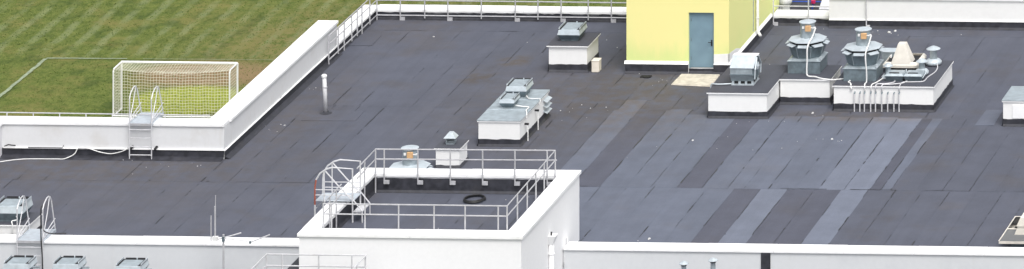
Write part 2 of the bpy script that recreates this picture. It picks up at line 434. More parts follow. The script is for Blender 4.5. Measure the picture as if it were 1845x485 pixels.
def parapet(x0, x1, y0, y1, z, wallmat, run, cop=(.05, .05), t=.1, step=2.0, z0=-.03):
    p = box(x0, x1, y0, y1, z0, z).build('parapet', wallmat, B)
    if run == 'x': copings(x0, x1, y0-cop[0], y1+cop[1], z, t, p, 'x', step)
    else: copings(x0-cop[0], x1+cop[1], y0, y1, z, t, p, 'y', step)
    return p
pa = parapet(-24.4, -15.2, 9.15, 9.75, 1.17, 'parapet_wall', 'x', step=2.3)
box(-23.2, -15.19, 9.09, 9.15, .325, .35).build('drip_flashing', 'coping', pa)
upstand([(-23.26, 9.15), (-15.2, 9.15)], .33, pa, amp=.008, flare=.3)
pb = parapet(-15.88, -15.2, 9.75, 22.5, 1.17, 'parapet_wall', 'y', cop=(.04, .06), step=3.2)
upstand([(-15.2, 9.15), (-15.2, 22.5)], .32, pb, amp=.02, flare=.2)
box(-15.2, -15.145, 9.1, 22.5, .315, .335).build('drip_flashing', 'coping', pb)
pc = parapet(-15.75, -15.2, 22.5, 27.9, .30, 'white_wall', 'y', cop=(.03, .05), t=.08)
upstand([(-15.2, 22.5), (-15.2, 27.28)], .27, pc)
pd = parapet(-15.2, -3.6, 27.28, 27.9, .30, 'white_wall', 'x', t=.09)
upstand([(-15.2, 27.28), (-3.6, 27.28)], .27, pd)
pe = parapet(.3, 2.56, 27.1, 27.75, .28, 'white_wall', 'x', t=.12)
upstand([(.3, 27.1), (2.56, 27.1)], .25, pe)
pf = parapet(2.56, 16.9, 26.8, 27.45, 1.10, 'white_wall', 'x', t=.11)
upstand([(2.56, 26.8), (16.2, 26.8)], .30, pf, amp=.01)
box(2.56, 16.2, 26.76, 26.8, .30, .325).build('drip_flashing', 'coping', pf)
pg = parapet(-24.4, -7.5, -1.7, -1.05, .33, 'grey_wall', 'x', step=2.45, t=.075, z0=-1.25)
ph = parapet(0.02, 16.9, -1.7, -1.05, .33, 'grey_wall', 'x', step=2.45, t=.075, z0=-1.25)
pi_ = parapet(16.3, 16.9, -1.05, 26.8, .8, 'white_wall', 'y')
pj = parapet(-23.9, -23.26, -1.05, 9.15, 1.17, 'parapet_wall', 'y', step=2.4)
box(6.83, 7.15, -1.735, -1.70, -1.2, .325).build('bitumen_strip', 'bitumen', B)

# ------------------------------------------------------------------ stair tower in front
T = thing('stair_tower', (-3.75, -3.2, -1.2), 'white flat-topped stair tower with railed roof, in front of the main roof', 'tower')
tw = MB().box(-7.5, 0, -6.85, -6.3, -1.2, 2.29).box(-7.5, 0, -.15, .42, -1.2, 2.29).box(-7.5, -6.98, -6.3, -.15, -1.2, 2.29).box(-.55, 0, -6.3, -.15, -1.2, 2.29).build('wall', 'tower_wall', T)
fl = box(-6.98, -.55, -6.3, -.15, 1.5, 1.74).build('roof', 'sheet_left', T)
xs = [-6.98, -6.1, -5.15, -4.2, -3.25, -2.3, -1.35, -.55]
for a, b in zip(xs, xs[1:]): sheet(a, b-.05 if b > -.6 else b, -6.3, -.15, 'sheet_left', 1.741, fl)
bb = bleeds = MB()
for x in xs[1:-1]: bleed_line(x+.05, -6.2, -.2, 1.756, prob=.55)
q = bleeds.build('bitumen_bleed', 'bleed', fl); q['kind'] = 'stuff'
upstand([(-6.98, -.15), (-.55, -.15)], .50, T, z0=1.745, amp=.006, flare=.05)
upstand([(-6.98, -6.3), (-6.98, -.15)], .50, T, z0=1.745, amp=.006, flare=.05)
copings(-7.56, .06, -6.91, -6.26, 2.29, .11, T, 'x', 3.8); copings(-7.56, .06, -.19, .48, 2.29, .11, T, 'x', 3.8)
copings(-7.56, -6.94, -6.26, -.19, 2.29, .11, T, 'y', 3.0); copings(-.6, .06, -6.26, -.19, 2.29, .11, T, 'y', 3.0)
box(-7.98, -7.5, -6.84, -4.3, -1.2, 1.12).build('ledge', 'bitumen', T)
box(-8.5, -4.9, -10.6, -7.0, -1.2, .72).build('landing', 'tower_wall', T); box(-8.45, -4.95, -10.55, -7.05, .72, .74).build('landing_floor', 'sheet_left', T)
D = thing('downpipe', (.08, -3.45, -1.2), 'white rainwater hopper and pipe on the right side of the stair tower', 'pipe')
MB().frus((.0, .16, -3.53, -3.37), 1.05, (.0, .27, -3.62, -3.28), 1.38).build('hopper', 'tower_wall', D, bevel=.01)
MB().tube([(.09, -3.45, -1.2), (.09, -3.45, 1.08)], .085, 14).build('pipe', 'tower_wall', D, smooth=True)
MB().tube([(.09, -3.5, 1.36), (.10, -3.5, 1.5)], .03, 8).build('overflow_stub', 'black', D)
for z in (-.6, .75): MB().tube([(.09+.1*math.cos(a), -3.45+.1*math.sin(a), z) for a in [i*math.pi/8 for i in range(16)]], .014, 6, closed=True).build('bracket', 'tower_wall', D)
W = tag(MB().tube([(.03, -1.35, .62), (.03, -1.37, .3), (.07, -1.5, .02), (.05, -1.72, -.1), (.04, -1.74, -.5), (.04, -1.74, -1.2)], .014, 6).build('cable', 'rail_paint'), 'thin grey cable running down the corner where tower meets parapet', 'cable')

# ------------------------------------------------------------------ railings
def railing(name, loc, label, group=None): return thing(name, loc, label, 'railing', group)
def post(R, x, y, z0, z1, r=.026, mat='rail_paint', plate=None, plate_dir=(1, 0)):
    p = MB().tube([(x, y, z0), (x, y, z1)], r, 8).build('post', mat, R, smooth=False)
    if plate:
        px, py = plate_dir
        box(x+px*.04-.02, x+px*.04+.14 if px else x+.06, y-.02+min(0, py*.1), y+.02+max(0, py*.1), z0, z0+.13).build('bracket', mat, p)
    return p
def rail(R, pts, r=.024, mat='rail_paint'): return MB().tube(pts, r, 8).build('rail', mat, R)
# roof-edge rail, long L along the low parapet
R1 = railing('roof_railing', (-15.05, 27, 0), 'white tube railing along the low parapet between long wall and yellow house')
for k, y in enumerate((21.02, 22.2, 22.95, 23.9, 24.6, 25.2, 26.2)): post(R1, -15.06, y, .012 if k in (0, 2, 5) else .1, 1.1)
post(R1, -15.06, 27.12, .012, 1.12)
for z in (.2, .78, 1.1): rail(R1, [(-15.06, 21.02, z), (-15.06, 27.12, z), (-4.0 if z > .5 else -3.75, 27.12, z)])
for k, x in enumerate((-14.15, -13.2, -12.3, -11.0, -9.68, -8.8, -7.9, -6.85, -5.95, -4.8)):
    post(R1, x, 27.12, .012 if k % 2 == 0 else .1, 1.1, plate=(k % 2 == 0))
R2 = railing('roof_railing', (1.3, 27, 0), 'short grey railing over the low parapet gap right of the yellow house')
for x in (.36, 1.72): post(R2, x, 26.98, .012, 1.15, plate=(x < 1), mat='rail_bright')
for z in (.76, 1.12): rail(R2, [(.36, 26.98, z), (2.5, 26.98, z)], mat='rail_bright')
R2b = tag(MB().tube([(4.02, 26.70, .12), (4.02, 26.70, 1.26)], .024, 8).box(4.02, 4.16, 26.66, 26.72, .03, .15).build('wall_pole', 'rail_bright'), 'grey steel pole fixed to the white wall at right, behind the middle fan', 'pole')
# tower railing
R3 = railing('tower_railing', (-3.7, -3.2, 1.74), 'grey tube railing round the stair tower roof, open at the stile')
for x in (-6.6, -5.43, -4.3, -3.18, -2.06, -.94): post(R3, x, -.24, 2.06, 3.26, plate=True)
post(R3, -6.9, -.24, 1.75, 3.26); post(R3, -.66, -.24, 2.06, 3.28)
for x in (-6.88, -6.6, -5.47, -4.33, -3.13, -2.08, -.96): post(R3, x, -6.2, 1.75, 3.19)
for y in (-6.2, -4.95, -3.75, -2.67, -1.63): post(R3, -.66, y, 1.75, 3.19+.012*(y+6.2))
post(R3, -6.9, -1.5, 1.75, 3.24); post(R3, -6.9, -4.7, 1.75, 3.2); post(R3, -6.88, -5.5, 1.75, 3.2)
for z in (2.88, 3.22):
    rail(R3, [(-6.9, -2.35, z), (-6.9, -.24, z+.03), (-.66, -.24, z+.06), (-.66, -6.2, z-.03), (-6.88, -6.2, z-.03), (-6.9, -4.15, z)])
rail(R3, [(-6.9, -.24, 2.9), (-.6, -.24, 2.95)], .02); 
# railing on the lower landing in front of the tower
R4 = railing('landing_railing', (-6.6, -9, .74), 'white tube railing low in front of the stair tower')
for x in (-8.38, -7.85, -6.62, -5.5, -5.05): post(R4, x, -7.55, .74, 1.9, mat='rail_bright')
for z in (1.52, 1.9): rail(R4, [(-8.38, -10.4, z), (-8.38, -7.55, z), (-5.02, -7.55, z), (-5.02, -10.4, z)], mat='rail_bright')
for y in (-8.6, -9.6, -10.4):
    for x in (-8.38, -5.02): post(R4, x, y, .74, 1.9, mat='rail_bright')
# outer rail behind the left parapet
R5 = railing('outer_rail', (-20, 9.9, 0), 'thin white rail just behind the coping of the left parapet')
for k in range(9):
    x = -24.3+k*.96
    MB().tube([(x, 9.86, .9), (x, 9.86, 1.36)], .02, 8).build('post', 'rail_bright', R5)
    box(x-.05, x+.05, 9.75, 9.9, .86, 1.0).build('bracket', 'post_white', R5)
MB().tube([(-24.4, 9.86, 1.38), (-15.95, 9.86, 1.36)], .02, 8).build('rail', 'rail_paint', R5)

# ------------------------------------------------------------------ stiles over the parapets
def stile(label, x0, x1, y0, y1, zp, h, zb, mat, side='rail_bright'):
    R = thing('parapet_stile', ((x0+x1)/2, y0, zb), label, 'stile')
    pl = box(x0+.02, x1-.02, y0, y1, zp, zp+.03).build('platform', 'plate_steel', R)
    box(x0+.02, x1-.02, y0-.012, y0, zp-.05, zp+.03).build('nosing', 'rail_paint', pl)
    for x in (x0, x1):
        MB().tube([(x, y0, zb), (x, y0, zp+h-.25), (x, y0+.12, zp+h-.1), (x, y0+.38, zp+h+.02), (x, y0+.55, zp+h+.03), (x, y0+.72, zp+h-.03), (x, y0+.85, zp+h-.2), (x, y1-.03, zp-.05)], .021, 8).build('handrail', mat, R)
        MB().tube([(x, y0+.02, zp+.12), (x, y0+.45, zp+h*.62), (x, y0+.66, zp+h-.02)], .017, 8).build('brace', mat, R)
        for z in (.2, .38): MB().tube([(x, y0, zp+z*.4), (x, y1-.08, zp+z*1.1)], .016, 6).build('side_bar', mat, R)
        box(x-.02, x+.02, y0+.02, y1-.02, zp-.06, zp+.05).build('side_plate', 'plate_steel', R)
    z = zp-.2; 
    while z > zb+.08:
        MB().tube([(x0, y0, z), (x1, y0, z)], .018, 6).build('rung', mat, R); z -= .3
    return R
stile('steel stile with hooped handrails over the left parapet in front of the goal', -18.57, -17.77, 8.95, 10.3, 1.28, 1.17, .02, 'rail_bright')
s2 = stile('steel stile with hooped handrails over the front parapet at lower left', -18.82, -17.93, -1.85, -.55, .43, 1.35, -1.2, 'rail_bright')
# tower stile
R6 = thing('tower_stile', (-7.3, -3.15, -1.2), 'rusty-hooped access stile over the left edge of the stair tower', 'stile')
for y, rusty in ((-3.6, True), (-2.72, False)):
    up = [(-6.68, y, 1.76), (-6.68, y, 3.58), (-7.37, y, 3.62), (-7.58, y, 3.56), (-7.8, y, 3.41), (-7.93, y, 3.2)]
    MB().tube(up, .028, 8).build('handrail', 'rail_bright', R6)
    MB().tube([(-7.93, y, 3.2), (-7.965, y, 2.98), (-7.97, y, 2.75), (-7.97, y, 2.35)], .028, 8).build('hoop', 'rust' if rusty else 'rail_bright', R6)
    MB().tube([(-7.97, y, 2.35), (-7.97, y, -1.2)], .028, 8).build('stringer', 'rail_bright', R6)
    MB().tube([(-7.62, y, 3.5), (-7.15, y, 2.98), (-6.72, y, 2.55)], .024, 8).build('brace', 'rail_bright', R6)
    MB().tube([(-7.65, y, 2.45), (-7.65, y, 3.52)], .02, 8).build('post', 'rail_bright', R6)
    for z in (2.68, 2.86): MB().tube([(-7.97, y, z), (-6.68, y, z)], .016, 6).build('side_bar', 'rail_bright', R6)
    MB().tube([(-6.68, y, 2.55), (-6.35, y, 2.15), (-6.35, y, 1.76)], .024, 8).build('leg', 'rail_bright', R6)
box(-7.95, -6.65, -3.58, -2.74, 2.47, 2.50).build('platform', 'plate_steel', R6)
box(-6.66, -6.36, -3.58, -2.74, 2.1, 2.13).build('tread', 'rail_bright', R6)
for k in range(11): MB().tube([(-7.97, -3.6, 2.2-k*.3), (-7.97, -2.72, 2.2-k*.3)], .016, 6).build('rung', 'rail_bright', R6)

# ------------------------------------------------------------------ yellow roof house
H = thing('roof_house', (-1.7, 24.4, 0), 'yellow rendered stair house with blue-grey steel door on the roof', 'building')
x0, x1, yf, yb = -3.62, .25, 20.47, 28.4
hw = MB()
hw.box(x0, -1.27, yf, yb, .36, 4.6).box(-.32, x1, yf, yb, .36, 4.6).box(-1.27, -.32, yf, yb, 2.29, 4.6).box(-1.27, -.32, yf+.16, yb, .2, 2.29)
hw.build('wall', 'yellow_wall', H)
ba = MB().box(x0+.02, -1.27, yf+.03, yb, -.02, .36).box(-.32, x1-.02, yf+.03, yb, -.02, .36).box(-1.27, -.32, yf+.1, yb, -.02, .2).build('plinth', 'white_wall', H)
sk = MB().prism_x([(yf-.07, .36), (yf, .36), (yf, .47)], x0-.07, -1.27).build('skirt_flashing', 'coping', H)
MB().prism_x([(yf-.05, .36), (yf, .36), (yf, .40)], -.32, x1+.05).build('skirt_flashing', 'coping', H)
MB().prism_y([(x1, .36), (x1+.07, .36), (x1, .47)], yf, 27.1).build('skirt_flashing', 'coping', H)
upstand([(x0-.03, yf-.04), (-1.27, yf-.04)], .35, H, amp=.004, flare=.06); upstand([(-.32, yf-.04), (x1+.04, yf-.04)], .35, H, amp=.004, flare=.06)
upstand([(x1+.04, yf-.04), (x1+.04, 27.08)], .33, H, amp=.01); upstand([(-1.27, yf+.07), (-.32, yf+.07)], .18, H, amp=.004, flare=.06)
# patched white render low on the corner
MB().hexa([(-.32, yf-.004, .40), (.256, yf-.004, .40), (.256, yf+.02, .40), (-.32, yf+.02, .40)], [(-.32, yf-.004, .74), (.256, yf-.004, .77), (.256, yf+.02, .77), (-.32, yf+.02, .74)]).build('render_patch', 'white_wall', H)
m = MB(); m.hexa([(.235, yf-.004, .44), (.256, yf-.004, .44), (.256, yf+1.9, .44), (.235, yf+1.9, .44)], [(.235, yf-.004, .77), (.256, yf-.004, .77), (.256, yf+1.1, .66), (.235, yf+1.1, .66)]); m.build('render_patch', 'white_wall', H)
dr = box(-1.21, -.36, yf+.10, yf+.15, .22, 2.25).build('door', 'door_paint', H)
fr = MB().box(-1.27, -1.21, yf+.08, yf+.16, .2, 2.29).box(-.36, -.32, yf+.08, yf+.16, .2, 2.29).box(-1.21, -.36, yf+.08, yf+.16, 2.25, 2.29).build('frame', 'door_paint', dr)
MB().box(-.45, -.40, yf+.085, yf+.10, 1.02, 1.25).tube([(-.43, yf+.09, 1.17), (-.43, yf+.04, 1.17), (-.55, yf+.04, 1.17)], .013, 6).build('handle', 'black', dr)
for z in (.5, 1.2, 1.95): MB().tube([(-1.20, yf+.09, z), (-1.20, yf+.09, z+.12)], .014, 6).build('hinge', 'galv_dark', dr)
copings(x0-.08, x1+.08, yf-.08, yb+.08, 4.6, .12, H, 'y', 2.7)
dp = thing('downpipe', (.32, 24.5, .2), 'white rainwater downpipe on the side of the yellow house', 'pipe')
MB().tube([(.35, 24.5, 4.5), (.35, 24.5, .62), (.38, 24.45, .48), (.52, 24.3, .36)], .055, 12).build('pipe', 'cable_white', dp, smooth=True)
for z in (1.0, 1.75, 2.6): MB().tube([(.35+.065*math.cos(a), 24.5+.065*math.sin(a), z) for a in [i*math.pi/6 for i in range(12)]], .012, 6, closed=True).build('bracket', 'cable_white', dp)
MB().tube([(.26, 24.22, .55), (.26, 24.22, 4.5)], .02, 8).build('conduit', 'galv', dp)
doormat = tag(MB().hexa([(-1.55, 18.93, .01), (-.0, 18.75, .01), (-.03, 20.25, .01), (-1.5, 20.27, .01)], [(-1.53, 18.96, .06), (-.02, 18.79, .055), (-.05, 20.24, .06), (-1.49, 20.25, .065)]).build('doorstep_slab', 'slab', bevel=.012), 'weathered beige concrete slab on the roof before the blue-grey door', 'slab')
tag(MB().box(-2.95, -2.55, 19.85, 20.05, .015, .05).box(-2.8, -2.6, 19.78, 19.87, .015, .045).build('membrane_scrap', 'black'), 'black scrap of membrane lying at the foot of the yellow house', 'scrap')

# ------------------------------------------------------------------ vent curbs
def curb(label, x0, x1, y0, y1, h, top, up=.26, over=.05, name='vent_curb', sides=True):
    R = thing(name, ((x0+x1)/2, (y0+y1)/2, 0), label, 'vent curb')
    box(x0, x1, y0, y1, -.01, h).build('wall', 'white_wall', R)
    upstand([(x0, y0), (x1, y0), (x1, y1), (x0, y1), (x0, y0)], up, R, amp=.016, flare=.05)
    if top == 'metal':
        t = MB().frus((x0-over, x1+over, y0-over, y1+over), h, (x0-over, x1+over, y0-over, y1+over), h+.035).build('cap', 'galv', R, bevel=.006)
        MB().frus((x0-over+.01, x1+over-.01, y0-over+.01, y1+over-.01), h-.04, (x0-over+.01, x1+over-.01, y0-over+.01, y1+over-.01), h).build('drip_edge', 'coping', t)
        n = max(1, round((y1-y0)/1.3))
        for k in range(1, n): box(x0-over, x1+over, y0+(y1-y0)*k/n-.012, y0+(y1-y0)*k/n+.012, h+.035, h+.05).build('standing_seam', 'galv_light', t)
    else:
        t = box(x0-over, x1+over, y0-over, y1+over, h, h+.04).build('drip_edge', 'coping', R)
        box(x0-over+.006, x1+over-.006, y0-over+.006, y1+over-.006, h+.04, h+.062).build('cap', 'curb_cap', R, bevel=.006)
    return R
def louvres(R, x, y0, y1, zs):
    for z in zs: MB().hexa([(x, y0, z), (x+.16, y0, z-.07), (x+.16, y1, z-.07), (x, y1, z)], [(x, y0, z+.02), (x+.16, y0, z-.05), (x+.16, y1, z-.05), (x, y1, z+.02)]).build('louvre', 'galv_light', R)
c1 = curb('long white vent curb with light metal lid, left of centre', -6.55, -5.05, 11.1, 14.9, .92, 'metal')
louvres(c1, -5.05, 14.2, 14.85, (.35, .55, .75))
c2 = curb('white vent curb with dark lid near the back railing', -6.56, -5.12, 20.5, 22.1, .95, 'dark', up=.3, over=.07)
c3 = curb('small white vent curb just behind the stair tower railing', -7.34, -6.49, 8.47, 9.45, .66, 'dark', up=.1)
c4 = curb('white vent curb nearest the yellow house, with drum-sided fan on it', .87, 3.03, 14.87, 18.4, .90, 'dark', up=.25)
c5 = curb('middle recessed white vent curb carrying the farther octagonal fan', 3.09, 4.92, 16.7, 18.45, .90, 'dark', up=.27)
c6 = curb('big white vent curb with row of conduits down its front', 5.25, 8.93, 15.95, 19.2, .90, 'dark', up=.28)
c7 = curb('white vent curb with metal lid cut off by the right edge', 11.85, 14.2, 14.3, 16.0, .93, 'metal', up=.27)
box(12.2, 13.8, 14.27, 14.3, .3, .78).build('access_panel', 'coping', c7)
c8 = curb('low white vent curb behind the front parapet at far left', -20.9, -18.9, -.55, .75, .55, 'dark', up=.2)

# ------------------------------------------------------------------ fans and hoods on the curbs
def hood(label, cx, cy, z, wd, dp, h, name='vent_hood', group=None, slots=True, back=False):
    """galvanised rectangular hood: foot, underside widening upward, sloped fascia, flat lid with two side slots"""
    R = thing(name, (cx, cy, z), label, 'vent hood', group)
    r = lambda k, kk=None: (cx-wd/2*k, cx+wd/2*k, cy-dp/2*(kk or k), cy+dp/2*(kk or k))
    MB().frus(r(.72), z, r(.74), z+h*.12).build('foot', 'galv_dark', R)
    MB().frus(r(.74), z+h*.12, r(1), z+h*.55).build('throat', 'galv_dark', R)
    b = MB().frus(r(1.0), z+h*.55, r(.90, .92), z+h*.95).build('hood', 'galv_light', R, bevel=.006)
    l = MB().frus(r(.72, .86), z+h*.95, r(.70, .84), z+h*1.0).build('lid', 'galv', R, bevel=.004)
    if slots:
        for s in (-1, 1): 
            x = cx+s*wd*.405
            box(x-.06, x+.06, cy-dp*.43, cy+dp*.43, z+h*.95, z+h*.975).build('slot', 'black', R)
            xx = cx+s*wd*.455
            MB().hexa([(xx-.008, cy-dp*.42, z+h*.93), (xx+.008, cy-dp*.42, z+h*.93), (xx+.008, cy+dp*.44, z+h*.93), (xx-.008, cy+dp*.44, z+h*.93)], [(xx-.008, cy-dp*.36, z+h*1.1), (xx+.008, cy-dp*.36, z+h*1.1), (xx+.008, cy+dp*.44, z+h*1.1), (xx-.008, cy+dp*.44, z+h*1.1)]).build('side_flap', 'galv_light', R)
    box(cx-wd*.36, cx+wd*.36, cy+dp*.43, cy+dp*.46, z+h*.94, z+h*1.05).build('rear_lip', 'black', R)
    if back: box(cx-wd*.36, cx+wd*.36, cy+dp*.28, cy+dp*.43, z+h*1.0, z+h*1.015).build('slot', 'black', R)
    MB().lathe((cx+wd*.1, cy+dp*.3, z+h), [(.02, 0), (.02, .06), (.012, .075)], 8).build('lifting_eye', 'galv_light', R)
    return R
hood('galvanised vent hood on the dark-lidded curb by the back railing', -5.93, 21.45, 1.012, .86, 1.1, .46)
hood('larger farther vent hood on the long metal-lidded curb', -5.95, 14.3, .955, .78, 1.0, .44)
hood('smaller nearer vent hood on the long metal-lidded curb', -5.93, 12.95, .955, .55, .85, .33)
hood('vent hood on the low curb at far left behind the front parapet', -19.65, .1, .612, 1.05, 1.05, .58, back=True)
def pedestal(x, y, z):
    return MB().box(x-.42, x+.42, y-.4, y+.4, -1.2, z)
for lab, x, y, zt in (('leftmost vent hood on the lower roof, cut by the bottom edge', -18.1, -3.6, .36), ('second vent hood from left on the lower roof, beside the black cable', -16.4, -3.6, .37), ('third vent hood from left on the lower roof, right of the stile', -14.25, -3.6, .33)):
    h = hood(lab, x, y, zt-.45, .92, .85, .45, group='vent hoods on the lower roof', back=True)
    box(x-.36, x+.36, y-.33, y+.33, -1.2, zt-.45).build('pedestal', 'white_wall', h)
    box(x+.46, x+.7, y-.1, y-.04, zt-.26, zt-.2).build('arm', 'galv', h)
# small cowl on the small curb
R = thing('vent_cowl', (-6.93, 8.95, .722), 'small pitched-lid cowl on the small curb behind the tower', 'vent cowl')
MB().frus((-7.07, -6.79, 8.83, 9.07), .722, (-7.09, -6.77, 8.81, 9.09), .80).build('foot', 'galv', R)
box(-7.05, -6.81, 8.85, 9.05, .8, .97).build('throat', 'black', R)
for z in (.84, .90): box(-7.09, -6.77, 8.81, 9.09, z, z+.018).build('louvre', 'galv', R)
MB().hexa([(-7.15, 8.75, .96), (-6.71, 8.75, .96), (-6.71, 9.15, .96), (-7.15, 9.15, .96)], [(-7.0, 8.85, 1.14), (-6.86, 8.85, 1.14), (-6.86, 9.05, 1.14), (-7.0, 9.05, 1.14)]).build('lid', 'galv_light', R)
# drum-sided fan
def drum_fan(cx, cy, z):
    R = thing('drum_fan', (cx, cy, z), 'galvanised fan with sloped front panels on the curb by the yellow house', 'roof fan')
    w_ = .44; d = .5
    box(cx-.42, cx+.42, cy-.42, cy+.42, z, z+.04).build('base_plate', 'galv_light', R)
    for sx in (-.36, -.12, .12, .36):
        for sy in (-.36, .36): box(cx+sx-.04, cx+sx+.04, cy+sy-.03, cy+sy+.03, z+.04, z+.14).build('foot', 'galv_light', R)
    box(cx-.36, cx+.36, cy-.34, cy+.34, z+.04, z+.14).build('throat', 'black', R)
    prof = [(-.36, .14), (.36, .14), (.50, .40), (.50, .62), (.24, .98), (-.05, .98), (-.5, .64), (-.5, .40)]
    MB().prism_x([(cy+a, z+b) for a, b in prof], cx-w_, cx+w_-.06).build('casing', 'galv', R, bevel=.006)
    MB().prism_x([(cy-.51, z+.395), (cy-.495, z+.395), (cy-.495, z+.43), (cy-.51, z+.43)], cx-w_-.01, cx+w_).build('seam_trim', 'galv_dark', R)
    MB().prism_x([(cy+a*1.02, z+.01+b) for a, b in [(-.5, .64), (-.05, .98), (-.04, 1.0), (-.515, .645)]], cx-w_-.01, cx+w_).build('front_panel', 'galv_light', R)
    MB().prism_x([(cy+a*.86, z+.05+b*.88) for a, b in prof], cx+w_-.06, cx+w_-.02).build('side_panel', 'galv_dark', R)
    for a, b in ((-.47, .62), (.42, .55)): MB().tube([(cx+w_+.02, cy+a, z+.25), (cx+w_+.04, cy+a, z+.6), (cx+w_+.02, cy+a*.3, z+.95)], .03, 8).build('side_strap', 'galv_light', R)
    MB().lathe((cx+w_-.02, cy-.02, z+.62), [(.09, -.12), (.12, 0), (.09, .12)], 10).build('motor', 'galv_light', R)
    box(cx-w_-.01, cx+w_+.02, cy-.02, cy+.26, z+.98, z+1.0).build('ridge', 'coping', R)
drum_fan(1.92, 16.15, .962)
# octagonal fans
def octa(label, cx, cy, z, boxside=1):
    R = thing('octagonal_fan', (cx, cy, z), label, 'roof fan', 'octagonal roof fans')
    s = .60
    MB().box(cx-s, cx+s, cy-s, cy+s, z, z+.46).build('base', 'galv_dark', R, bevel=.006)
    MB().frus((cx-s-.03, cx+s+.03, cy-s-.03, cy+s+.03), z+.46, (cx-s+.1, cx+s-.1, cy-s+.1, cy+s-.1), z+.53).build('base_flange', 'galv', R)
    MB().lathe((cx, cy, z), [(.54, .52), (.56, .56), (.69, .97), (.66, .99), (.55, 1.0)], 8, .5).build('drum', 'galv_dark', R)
    for k in range(8):
        a = 2*math.pi*k/8; u = Vector((math.cos(a), math.sin(a), 0)); v = Vector((-u.y, u.x, 0)); c = Vector((cx, cy, z))
        def q(r, t, zz): p = c+u*r+v*t; return (p.x, p.y, z+zz)
        MB().hexa([q(.79, -.19, .985), q(.79, .19, .985), q(.62, .22, 1.035), q(.62, -.22, 1.035)], [q(.79, -.19, 1.0), q(.79, .19, 1.0), q(.62, .22, 1.05), q(.62, -.22, 1.05)]).build('shutter', 'galv_light', R)
    for k in range(8):
        a = 2*math.pi*(k+.5)/8; p0 = (cx+.585*math.cos(a), cy+.585*math.sin(a), z+.57); p1 = (cx+.71*math.cos(a), cy+.71*math.sin(a), z+.98)
        MB().tube([p0, p1], .013, 5).build('rib', 'galv', R)
    MB().lathe((cx, cy, z), [(.56, .99), (.56, 1.13)], 8, .5).build('collar', 'black', R)
    MB().lathe((cx, cy, z), [(.56, 1.12), (.715, 1.125), (.715, 1.14), (.28, 1.20), (.26, 1.22)], 8, .5).build('lid', 'galv_light', R)
    MB().lathe((cx, cy, z), [(.27, 1.18), (.26, 1.34), (.255, 1.72), (.27, 1.73)], 20).build('stack', 'galv', R)
    MB().lathe((cx, cy, z), [(.255, 1.73), (.31, 1.75), (.31, 1.77), (.2, 1.80), (.03, 1.81)], 20).build('stack_cap', 'galv_light', R)
    j = box(cx-.02, cx+.19, cy-.33, cy-.24, z+1.48, z+1.69).build('junction_box', 'tan_box', R, bevel=.008)
    MB().tube([(cx+.19, cy-.26, z+1.60), (cx+.3, cy-.27, z+1.6)], .02, 8).tube([(cx+.3, cy-.27, z+1.585), (cx+.3, cy-.27, z+1.62), (cx+.36, cy-.27, z+1.62)], .03, 8).build('cable_gland', 'cable_white', j)
    MB().box(cx-.14, cx-.06, cy-.29, cy-.22, z+1.57, z+1.65).build('switch', 'cable_white', R)
    MB().tube([(cx+.62, cy-.55, z+.50), (cx+.62, cy-.55, z+.62)], .045, 8).build('lifting_lug', 'galv_light', R)
    return R
octa('octagonal galvanised fan on the middle curb, farther and leftmost of the pair', 3.82, 18.0-.1, .962)
octa('octagonal galvanised fan on the big curb, nearer to the conduits', 6.1, 17.0, .962)
octa('octagonal galvanised fan half hidden behind the stair tower parapet', -7.22, 4.9, .012)
# pyramid chimney hood
def pyramid(label, cx, cy, z, s, glass=False, leg=.2):
    R = thing('chimney_hood', (cx, cy, z), label, 'chimney hood')
    MB().box(cx-s*.62, cx+s*.62, cy-s*.62, cy+s*.62, z, z+leg).build('neck', 'black' if not glass else 'galv_dark', R)
    z1 = z+leg; t = .03
    a = (cx-s, cx+s, cy-s, cy+s); k_ = .74 if glass else .88; b = (cx-s*k_, cx+s*k_, cy-s*k_, cy+s*k_); hh = .42 if glass else .17
    MB().frus((a[0], a[1], a[2], a[3]), z1-.02, (a[0], a[1], a[2], a[3]), z1+.07).build('rim', 'beige_metal', R)
    c = [(a[0], a[2]), (a[1], a[2]), (a[1], a[3]), (a[0], a[3])]; d = [(b[0], b[2]), (b[1], b[2]), (b[1], b[3]), (b[0], b[3])]
    ins = lambda p, k: (cx+(p[0]-cx)*k, cy+(p[1]-cy)*k)
    for i in range(4):
        j = (i+1) % 4; p, q_, r_, s_ = c[i], c[j], d[j], d[i]
        m = MB().hexa([(*p, z1+.07), (*q_, z1+.07), (*ins(q_, .96), z1+.07), (*ins(p, .96), z1+.07)], [(*s_, z1+hh), (*r_, z1+hh), (*ins(r_, .95), z1+hh), (*ins(s_, .95), z1+hh)])
        m.build('side_pane' if glass else 'side_plate', 'hood_glass' if glass else 'beige_metal', R)
        if glass:
            MB().tube([(*p, z1+.07), (*s_, z1+hh)], .02, 6).tube([(*s_, z1+hh), (*r_, z1+hh)], .02, 6).build('frame_bar', 'beige_metal', R)
    box(b[0]+.02, b[1]-.02, b[2]+.02, b[3]-.02, z1+.07, z1+.1).build('inner_floor', 'black', R)
    pr = [(cx-s*.52, z1+.08), (cx+s*.52, z1+.08), (cx+s*.2, z1+.8), (cx-s*.2, z1+.8)] if glass else [(cx-s*.56, z1+.08), (cx+s*.56, z1+.08), (cx+s*.21, z1+.8), (cx-s*.21, z1+.8)]
    if glass: MB().prism_y(pr, cy-s*.86, cy+s*.8).build('saddle', 'beige_metal', R, bevel=.006)
    else: MB().frus((cx-s*.56, cx+s*.56, cy-s*.97, cy+s*.1), z1+.08, (cx-s*.2, cx+s*.2, cy-s*.74, cy-s*.3), z1+.82).build('saddle', 'beige_metal', R, bevel=.006)
    if glass: MB().prism_y([(cx-s*.36, z1+.55), (cx+s*.36, z1+.55), (cx+s*.22, z1+.84), (cx-s*.22, z1+.84)], cy-s*.9, cy+s*.84).build('cap', 'beige_metal', R)
pyramid('beige pyramid chimney hood with open sides on the big curb', 7.36, 18.25, .962, .68)
